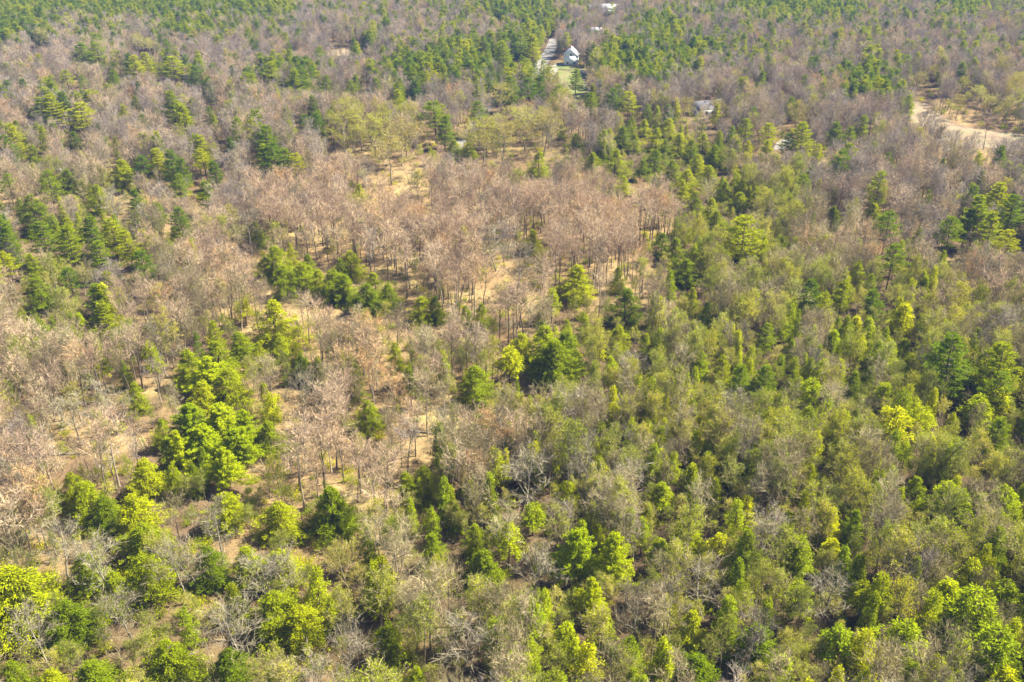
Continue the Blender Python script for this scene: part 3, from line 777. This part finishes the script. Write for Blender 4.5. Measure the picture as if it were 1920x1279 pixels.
MARKS = [(890, 688, 'the lone domed hemlock at mid picture', 'lone dark domed hemlock standing apart at the middle of the picture'),
 (688, 752, 'the egg-shaped hemlock in the clearing', 'egg-shaped hemlock standing alone in the tan clearing left of centre'),
 (1020, 612, 'the broad round hemlock right of centre', 'broad round dense hemlock right of centre, twin topped'),
 (998, 432, 'the small lone hemlock amid pink maples', 'small lone upright hemlock amid the pink maple thicket'),
 (1080, 497, 'the grey-green hemlock behind the maples', 'grey-green hemlock with a wide skirt at the right of the pink maples'),
 (1175, 542, 'the leaning hemlock at the maples\' right edge', 'large hemlock at the right edge of the pink maple thicket'),
 (1400, 402, 'the big bushy pine right of the maples', 'biggest bushy bright pine right of the pink maples'),
 (1680, 455, 'the tall tiered pine on the right', 'tall narrow bright pine with many tiers on the right'),
 (1800, 622, 'the flat-topped pine near the right edge', 'wide flat-topped golden pine near the right edge'),
 (1890, 640, 'the tall golden pine at the right edge', 'tall golden-green pine at the right edge'),
 (815, 188, 'the tall dark pine below the road', 'tall dark pine rising over the yellow-green trees below the road'),
 (898, 190, 'the high-crowned pine beside the road', 'high-crowned pine with bare trunk beside the road'),
 (510, 563, 'the wide hemlock above the left thicket', 'wide hemlock dome behind a bare pale tree left of centre'),
 (515, 462, 'the dark hemlock clump left of the maples', 'darkest hemlock at the left end of the clump beside the maples'),
 (655, 470, 'the pointed hemlock beside the pink maples', 'pointed hemlock at the left edge of the pink maples'),
 (902, 569, 'the spired hemlock above the centre', 'spired narrow hemlock with shaded foot above the centre'),
 (815, 556, 'the twin pointed hemlocks above centre', 'narrow right half of the twin pointed hemlocks above centre'),
 (400, 640, 'the bright evergreen thicket on the left', 'tallest hemlock in the bright evergreen thicket on the left'),
 (380, 790, 'the vivid pine mass on the left', 'front tree of the vivid green pine mass on the left'),
 (500, 790, 'the dark hemlock right of the vivid pines', 'dark upright hemlock just right of the vivid pine mass'),
 (415, 925, 'the cone-shaped hemlock by the yellow clearing', 'cone-shaped hemlock beside the small yellow clearing, lower left'),
 (615, 915, 'the round-topped hemlock at lower left', 'big round-topped hemlock right of the small yellow clearing'),
 (793, 875, 'the pair of pointed hemlocks at lower middle', 'right one of the pair of pointed hemlocks, pale trunk in front'),
 (1112, 1080, 'the vivid green pine pair at lower middle', 'lowest crown in the vivid green pine clump at lower middle'),
 (906, 1030, 'the shaded hemlock left of the vivid pines', 'hemlock with a deeply shaded left side, left of the vivid pines'),
 (808, 998, 'the blunt hemlock at lower middle', 'blunt-topped hemlock below the pair of pointed hemlocks'),
 (1605, 952, 'the small vivid pine at lower right', 'small vivid green pine on a thin stem at lower right'),
 (1725, 895, 'the dense hemlock at lower right', 'dense oval hemlock among bare trees at lower right'),
 (1810, 922, 'the golden twin trees at lower right', 'golden-green tree with a visible dark trunk at lower right'),
 (1310, 1232, 'the wide green hemlock at the bottom', 'widest green hemlock at the bottom edge, right of middle'),
 (310, 1206, 'the rounded hemlock at the bottom left', 'rounded bright hemlock at the bottom edge, left'),
 (8, 1065, 'the big hemlock on the left edge', 'big hemlock cut by the left edge, low in the picture'),
 (120, 1130, 'the deeply shaded hemlock at lower left', 'hemlock with a nearly black foot at lower left'),
 (265, 1040, 'the tall hemlock in the lower left clump', 'tallest hemlock in the lower left clump'),
 (515, 1110, 'the spreading hemlock at the bottom left', 'spreading hemlock behind large pale branches, bottom left'),
 (130, 884, 'the small hemlock group at the left', 'small round-topped hemlock highest of its trio on the left'),
 (1700, 636, 'the oval hemlock on the right', 'oval dark-sided hemlock left of the flat-topped pine'),
 (1525, 522, 'the bright pine pair right of centre', 'bright left one of two pines right of the hemlock band'),
 (1440, 606, 'the bright slanted pine right of centre', 'small bright slanted pine amid grey bare trees'),
 (1390, 682, 'the low golden pines right of centre', 'low spreading golden pine, widest of its row'),
 (120, 420, 'the pine group at the left', 'second pine from the left in the tall bright group'),
 (208, 405, 'the tall pines of the left group', 'tallest bright pine of the left group'),
 (180, 532, 'the leaning pine below the left group', 'upper one of two leaning bright pines below the left group'),
 (475, 415, 'the hemlock at the maples\' left', 'narrow hemlock at the far left of the pink maples'),
 (672, 345, 'the tiny dark hemlock in the upper maples', 'tiny dark hemlock at the top of the pink maples, left'),
 (510, 264, 'the pine cluster at upper left of centre', 'widest pine in the cluster at upper left of centre'),
 (318, 280, 'the pine cluster at the upper left', 'central pine of the loose cluster at the upper left'),
 (145, 190, 'the dark pine at the upper left', 'darkest pine of the dense clump at the upper left'),
 (320, 105, 'the rounded pine near the top left', 'rounded tall pine with a bare foot near the top left'),
 (362, 122, 'the dark conical pine near the top left', 'dark conical pine next to the rounded one, top left'),
 (55, 366, 'the dark hemlock at the left edge', 'wide dark hemlock dome near the left edge'),
 (1268, 447, 'the twin dark hemlocks beside the maples', 'right of the twin dark hemlocks beside the pink maples'),
 (1010, 284, 'the dark hemlock above the maples', 'dark ragged hemlock just above the pink maples'),
 (1255, 222, 'the hemlock band at upper right', 'pointed hemlock at the back of the hemlock band'),
 (1510, 227, 'the broad pine above the pale path', 'broad bright pine beside the pale curved path'),
 (1445, 230, 'the tall pine near the grey-roofed house', 'tall golden pine right of the grey-roofed house'),
 (1880, 340, 'the big pine clump at the right edge', 'tallest pine of the big clump at the right edge'),
 (1000, 64, 'the dark pines left of the road', 'dark tall-trunked pine nearest the road on its left'),
 (960, 140, 'the pines in front of the road', 'leftmost of the layered pines in front of the road'),
 (1180, 170, 'the pines right of the lawn', 'pine farthest right of the row beside the lawn'),
 (350, 752, 'the back of the vivid pine mass', 'back left tree of the vivid green pine mass')]
def words(lst):
    return ['', 'nearest', 'second nearest', 'third nearest', 'fourth nearest', 'fifth nearest', 'sixth nearest', 'seventh nearest', 'eighth nearest', 'ninth nearest', 'tenth nearest', 'eleventh nearest', 'twelfth nearest',
            '13th nearest', '14th nearest', '15th nearest', '16th nearest', '17th nearest', '18th nearest', '19th nearest', '20th nearest', '21st nearest', '22nd nearest', '23rd nearest', '24th nearest'][lst]
by = {}
for t in trees:
    inview = -60 < t['px'] < 1980 and -40 < t['py'] < 1330
    t['key'] = (t['wp'] + (10 if t['hero'] else 0)) if inview else -1
    by.setdefault(t['kind'], []).append(t)
single, mass = {}, {}
for k, L in by.items():
    L.sort(key=lambda t: -t['key'])
    single[k] = [t for t in L[:300] if t['key'] > 0]
    ids = set(map(id, single[k]))
    mass[k] = [t for t in L if id(t) not in ids]
# labels: marks by hand, all others by where they stand from the nearest mark
allsingle = [t for k in single for t in single[k]]
for (mx, my, ref, lab) in MARKS:
    c = min((t for t in allsingle if t['hero']), key=lambda t: abs(t['px'] - mx) + abs(t['py'] - my))
    c['label'] = lab
buckets = {}
MX = np.array([m_[0] for m_ in MARKS], float); MY = np.array([m_[1] for m_ in MARKS], float)
for t in allsingle:
    if 'label' in t:
        continue
    dd = np.hypot(MX - t['px'], (MY - t['py']) * 1.3)
    i = int(dd.argmin())
    dx, dy = t['px'] - MX[i], t['py'] - MY[i]
    side = ('right of' if dx > 0 else 'left of') if abs(dx) > abs(dy) * 0.9 else ('below' if dy > 0 else 'above')
    if side == 'above' and 'above' in MARKS[i][2]: side = 'behind'
    size = 'tall' if t['h'] > KIND[t['kind']]['h'] * 1.05 else ('small' if t['h'] < KIND[t['kind']]['h'] * 0.85 else 'middling')
    buckets.setdefault((t['kind'], i, side, size), []).append((dd[i], t))
for (k, i, side, size), L in buckets.items():
    L.sort(key=lambda e: e[0])
    for q, (_, t) in enumerate(L):
        ord_ = (words(q + 1) if q < 24 else f'{q + 1}th nearest') if len(L) > 1 else ''
        full = f"{ord_} {size} {LOOK[k]} {side} {MARKS[i][2]}".split()
        if len(full) > 16:
            full = f"{ord_} {size} {' '.join(LOOK[k].split()[1:])} {side} {MARKS[i][2]}".split()
        t['label'] = ' '.join(full)

protos = {}
def place(e, t, K):
    e.location = (t['x'], t['y'], t['z'] - 0.05)
    e.rotation_euler = (t['tx'], t['ty'], t['rz'])
    e.scale = (t['r'] / K['r'], t['r'] / K['r'], t['h'] / K['h'])
for k in KIND:
    for t in by.get(k, []):
        t['v'] = int(rng.integers(0, len(KIND[k]['v'])))
        t['rz'] = float(rng.uniform(0, 6.28)); t['tx'] = float(rng.normal() * 0.03); t['ty'] = float(rng.normal() * 0.03)
    K = KIND[k]
    nm = k if k != 'vivid_pine' else 'pine_tree'
    for t in single.get(k, []):
        e = bpy.data.objects.new(nm, None)
        COL.objects.link(e)
        e.empty_display_size = 0.5
        tag(e, t['label'], CAT[k], GROUP[k])
        place(e, t, K)
        if (k, t['v']) not in protos:
            protos[(k, t['v'])] = [link(pn, me, e) for pn, me in K['v'][t['v']].items()]
        else:
            for src in protos[(k, t['v'])]:
                c = src.copy()
                COL.objects.link(c)
                c.parent = e

# ------------------------------------------------------------------ the rest of the wood, one object of stuff per kind
def scatter(name, pts, label, cat, variants, mats):
    """pts: rows of x, y, z, rx, ry, rz, sx, sy, sz, variant"""
    A = np.array(pts, float)
    me = bpy.data.meshes.new(name)
    me.vertices.add(len(A))
    me.vertices.foreach_set('co', A[:, :3].astype(np.float32).reshape(-1))
    for nme, c in (('turn', 3), ('size', 6)):
        at_ = me.attributes.new(nme, 'FLOAT_VECTOR', 'POINT')
        at_.data.foreach_set('vector', A[:, c:c + 3].astype(np.float32).reshape(-1))
    at_ = me.attributes.new('pick', 'INT', 'POINT')
    at_.data.foreach_set('value', A[:, 9].astype(np.int32))
    for mt in mats:
        me.materials.append(mt)
    o = link(name, me)
    tag(o, label, cat, None, 'stuff')
    g = bpy.data.node_groups.new(name, 'GeometryNodeTree')
    g.interface.new_socket('Geometry', in_out='INPUT', socket_type='NodeSocketGeometry')
    g.interface.new_socket('Geometry', in_out='OUTPUT', socket_type='NodeSocketGeometry')
    N, Lk = g.nodes, g.links
    gi, go = N.new('NodeGroupInput'), N.new('NodeGroupOutput')
    jall = N.new('GeometryNodeJoinGeometry')
    for v in variants:
        jn = N.new('GeometryNodeJoinGeometry')
        for ob in v:
            inf = N.new('GeometryNodeObjectInfo')
            inf.inputs['Object'].default_value = ob
            inf.transform_space = 'ORIGINAL'
            Lk.new(inf.outputs['Geometry'], jn.inputs[0])
        g2i = N.new('GeometryNodeGeometryToInstance')
        Lk.new(jn.outputs[0], g2i.inputs[0])
        Lk.new(g2i.outputs[0], jall.inputs[0])
    iop = N.new('GeometryNodeInstanceOnPoints')
    iop.inputs['Pick Instance'].default_value = True
    Lk.new(gi.outputs[0], iop.inputs['Points'])
    Lk.new(jall.outputs[0], iop.inputs['Instance'])
    def attr(nm, ty):
        a_ = N.new('GeometryNodeInputNamedAttribute')
        a_.data_type = ty
        a_.inputs[0].default_value = nm
        return a_.outputs[0]
    Lk.new(attr('pick', 'INT'), iop.inputs['Instance Index'])
    Lk.new(attr('turn', 'FLOAT_VECTOR'), iop.inputs['Rotation'])
    Lk.new(attr('size', 'FLOAT_VECTOR'), iop.inputs['Scale'])
    Lk.new(iop.outputs[0], go.inputs[0])
    md = o.modifiers.new('scatter', 'NODES')
    md.node_group = g
    return o

STUFF = {'pine_tree': ('distant_pines', 'far tiered green pines massed in stands toward the top'), 'maple_tree': ('distant_maples', 'far bare pinkish maples massed between the pines'),
         'bare_tree': ('distant_bare_trees', 'far bare grey-brown trees filling the wood'), 'hemlock_tree': ('distant_hemlocks', 'far dark hemlocks massed in the hemlock band'),
         'young_hemlock': ('distant_young_hemlocks', 'far slender yellow-green hemlocks among bare trees'), 'budding_tree': ('distant_budding_trees', 'far olive budding trees filling the wood'),
         'ash_tree': ('distant_mauve_trees', 'far bare mauve-grey trees between the pines'), 'birch_tree': ('distant_pale_trees', 'far pale bare trees in the wood'), 'leafing_tree': ('distant_leafing_trees', 'far yellow-green trees just coming into leaf'), 'vivid_pine': ('distant_bright_pines', 'far bright pines')}
for k, L in mass.items():
    if not L:
        continue
    K = KIND[k]
    vs = sorted(v for (kk, v) in protos if kk == k)
    pts = [(t['x'], t['y'], t['z'] - 0.05, t['tx'], t['ty'], t['rz'], t['r'] / K['r'], t['r'] / K['r'], t['h'] / K['h'], vs.index(t['v']) if t['v'] in vs else 0) for t in L]
    scatter(STUFF[k][0], pts, STUFF[k][1], 'trees', [protos[(k, v)] for v in vs], [])

# undergrowth: low twiggy brush and seedlings on the forest floor
def brush_mesh(seed, green):
    r = np.random.default_rng(seed)
    mb = MB()
    n_ = 42
    az = r.uniform(0, 6.28, n_); el = r.uniform(0.5, 1.45, n_); L = r.uniform(0.5, 1.7, n_)
    D = np.stack([np.cos(az) * np.cos(el), np.sin(az) * np.cos(el), np.sin(el)], -1)
    P0 = np.c_[r.normal(size=(n_, 2)) * 0.35, np.zeros(n_)]
    P1 = P0 + D * L[:, None]
    ribbons(mb, P0, P1, 0.035, 0.02, r)
    for _ in range(4):
        q = P0 + (P1 - P0) * r.uniform(0.3, 1, (n_, 1))
        ribbons(mb, q, q + (D + r.normal(size=(n_, 3)) * 0.5) * 0.4, 0.025, 0.012, r)
    if green:
        k_ = 90
        i_ = r.integers(0, n_, k_)
        sprays(mb, P0[i_] + (P1 - P0)[i_] * r.uniform(0.3, 1, (k_, 1)), r.normal(size=(k_, 3)), r.normal(size=(k_, 3)), np.full(k_, 0.26), np.full(k_, 0.14))
    return mb.mesh('shrub', M['buds' if green else 'twig_grey'])
shr = []
for q, (px, py) in enumerate([(705, 850), (470, 905), (300, 640)]):
    x, y, z = at(px, py)
    o = link('shrub', brush_mesh(200 + q, q == 1), None, (x, y, z))
    tag(o, ['knee-high bare shrub in the clearing below the egg-shaped hemlock', 'low olive shrub beside the small yellow clearing', 'low bare shrub on tan ground above the left thicket'][q], 'shrub', 'low shrubs on the forest floor')
    shr.append([o])
pts = []
Y0 = 62.0
while Y0 < 520:
    half = (Y0 * cp + CAM_H * sp) * 960 / FPX + 15
    stp = 1.9 + Y0 / 130
    for x in np.arange(-half, half, stp):
        xx, yy = x + rng.normal() * stp * 0.4, Y0 + rng.normal() * stp * 0.4
        if rng.uniform() < 0.95 and not any(inpoly([xx], [yy], P)[0] for P in GROUNDS):
            s_ = rng.uniform(0.5, 1.6)
            pts.append((xx, yy, float(ground_z(xx, yy)), 0, 0, rng.uniform(0, 6.28), s_, s_, s_ * rng.uniform(0.7, 1.3), rng.integers(0, 3)))
    Y0 += stp
scatter('undergrowth', pts, 'low bare and olive brush covering the forest floor', 'undergrowth', shr, [])

pts, vs = [], sorted(v for (kk, v) in protos if kk == 'budding_tree')
Y0 = 64.0
while Y0 < 430:
    half = (Y0 * cp + CAM_H * sp) * 960 / FPX + 12
    stp = 2.6 + Y0 / 220
    for x in np.arange(-half, half, stp):
        xx, yy = x + rng.normal() * stp * 0.4, Y0 + rng.normal() * stp * 0.4
        px, py, d = proj(xx, yy, 4)
        q = py + rng.normal() * 20
        if q < 0: continue
        code = stand(px + rng.normal() * 20, q)
        pr = dict(g=0.72, G=0.85, H=0.5, Y=0.4, B=0.25, O=0.10, P=0.05).get(code, 0.1)
        if py > 850 and code in 'BOP': pr = max(pr, 0.3) * (1 + (py - 850) / 200)
        ds = np.hypot(hx - xx, hy - yy)
        if ((d < hd) & hdense & (np.abs(px - hpx) < hwp * 0.55) & (py < hpy + hwp * 1.0) & (py > hpy - 5)).any(): continue
        if rng.uniform() < pr and not (ds < hr * 0.7).any() and not any(inpoly([xx], [yy], P)[0] for P in GROUNDS):
            s_ = rng.uniform(0.22, 0.5)
            pts.append((xx, yy, float(ground_z(xx, yy)), 0, 0, rng.uniform(0, 6.28), s_ * 1.2, s_ * 1.2, s_, rng.integers(0, len(vs))))
    Y0 += stp
scatter('saplings', pts, 'low yellow-green saplings filling the gaps under the taller trees', 'saplings', [protos[('budding_tree', v)] for v in vs], [])

# fallen trunks and boulders
for q, (px, py, L, a_, lab) in enumerate([(700, 872, 8, 20, 'pale fallen trunk in the clearing left of centre'), (1320, 1222, 9, -20, 'pale curved fallen trunk at the bottom right'),
        (430, 988, 6, 35, 'fallen grey trunk at the small yellow clearing'), (800, 812, 7, -10, 'fallen trunk under the lone domed hemlock'), (1075, 1180, 6, 70, 'short fallen trunk in the gap below the vivid pines'),
        (120, 855, 9, 5, 'long fallen trunk on the tan ground at left'), (260, 665, 7, -30, 'fallen trunk on tan ground above the left thicket'), (1890, 1070, 6, 15, 'fallen trunk in the pale gap at the right edge')]):
    x, y, z = at(px, py)
    b = MB()
    r = np.random.default_rng(300 + q)
    k_ = np.linspace(-0.5, 0.5, 7)
    c_ = np.c_[k_ * L, np.cumsum(r.normal(size=7)) * 0.12, 0.16 + r.uniform(0, 0.1, 7)]
    b.tube(c_, np.linspace(0.2, 0.08, 7), 6)
    for s_ in (1, 3, 5):
        b.tube([c_[s_], c_[s_] + [0.5, r.normal() * 0.8, 0.7]], [0.06, 0.02], 4)
    o = link('fallen_trunk', b.mesh('fallen_trunk', M['bark_pale']), None, (x, y, z))
    o.rotation_euler = (0, 0, R(a_))
    tag(o, lab, 'log', 'fallen trunks')
import bmesh
for q, (px, py, s_, lab) in enumerate([(1505, 366, 1.0, 'white boulder among bare trees at the right'), (1800, 360, 1.6, 'largest pale boulder left of the right edge pine clump'), (1788, 354, 1.0, 'small pale boulder left of the largest one'),
        (1096, 139, 1.4, 'grey boulder at the right side of the lawn'), (1104, 142, 1.2, 'dark grey boulder at the far right of the lawn'), (1090, 136, 1.0, 'small grey boulder at the top of the lawn'), (118, 322, 1.2, 'white boulder in the trees at the left')]):
    x, y, z = at(px, py)
    bm = bmesh.new()
    bmesh.ops.create_icosphere(bm, subdivisions=3, radius=1)
    r = np.random.default_rng(400 + q)
    ax = r.normal(size=(5, 3))
    for v in bm.verts:
        k_ = 1 + sum(0.10 * math.sin(3 * float(np.dot(a_, v.co))) for a_ in ax)
        v.co = Vector((v.co.x * 1.3 * k_, v.co.y * k_, v.co.z * 0.75 * k_)) * s_
    me = bpy.data.meshes.new('boulder'); bm.to_mesh(me); bm.free()
    me.materials.append(M['stone'])
    tag(link('boulder', me, None, (x, y, z + 0.25 * s_)), lab, 'boulder', 'pale boulders')

# ------------------------------------------------------------------ the air
if HAZE_DENSITY > 0:
    b = MB()
    b.box(-2450, 2450, -1250, 3650, -4.0, CAM_H + 4)
    m, n, l = newmat('haze')
    v = n.new('ShaderNodeVolumePrincipled')
    v.inputs['Color'].default_value = (0.26, 0.44, 1.0, 1)
    v.inputs['Density'].default_value = HAZE_DENSITY
    out = n.new('ShaderNodeOutputMaterial')
    l.new(v.outputs[0], out.inputs['Volume'])
    hz = tag(link('haze', b.mesh('haze', m)), 'thin pale blue haze over the wood', 'haze', None, 'stuff')

print('TREES', {k: len(v) for k, v in by.items()}, 'single', {k: len(v) for k, v in single.items()})
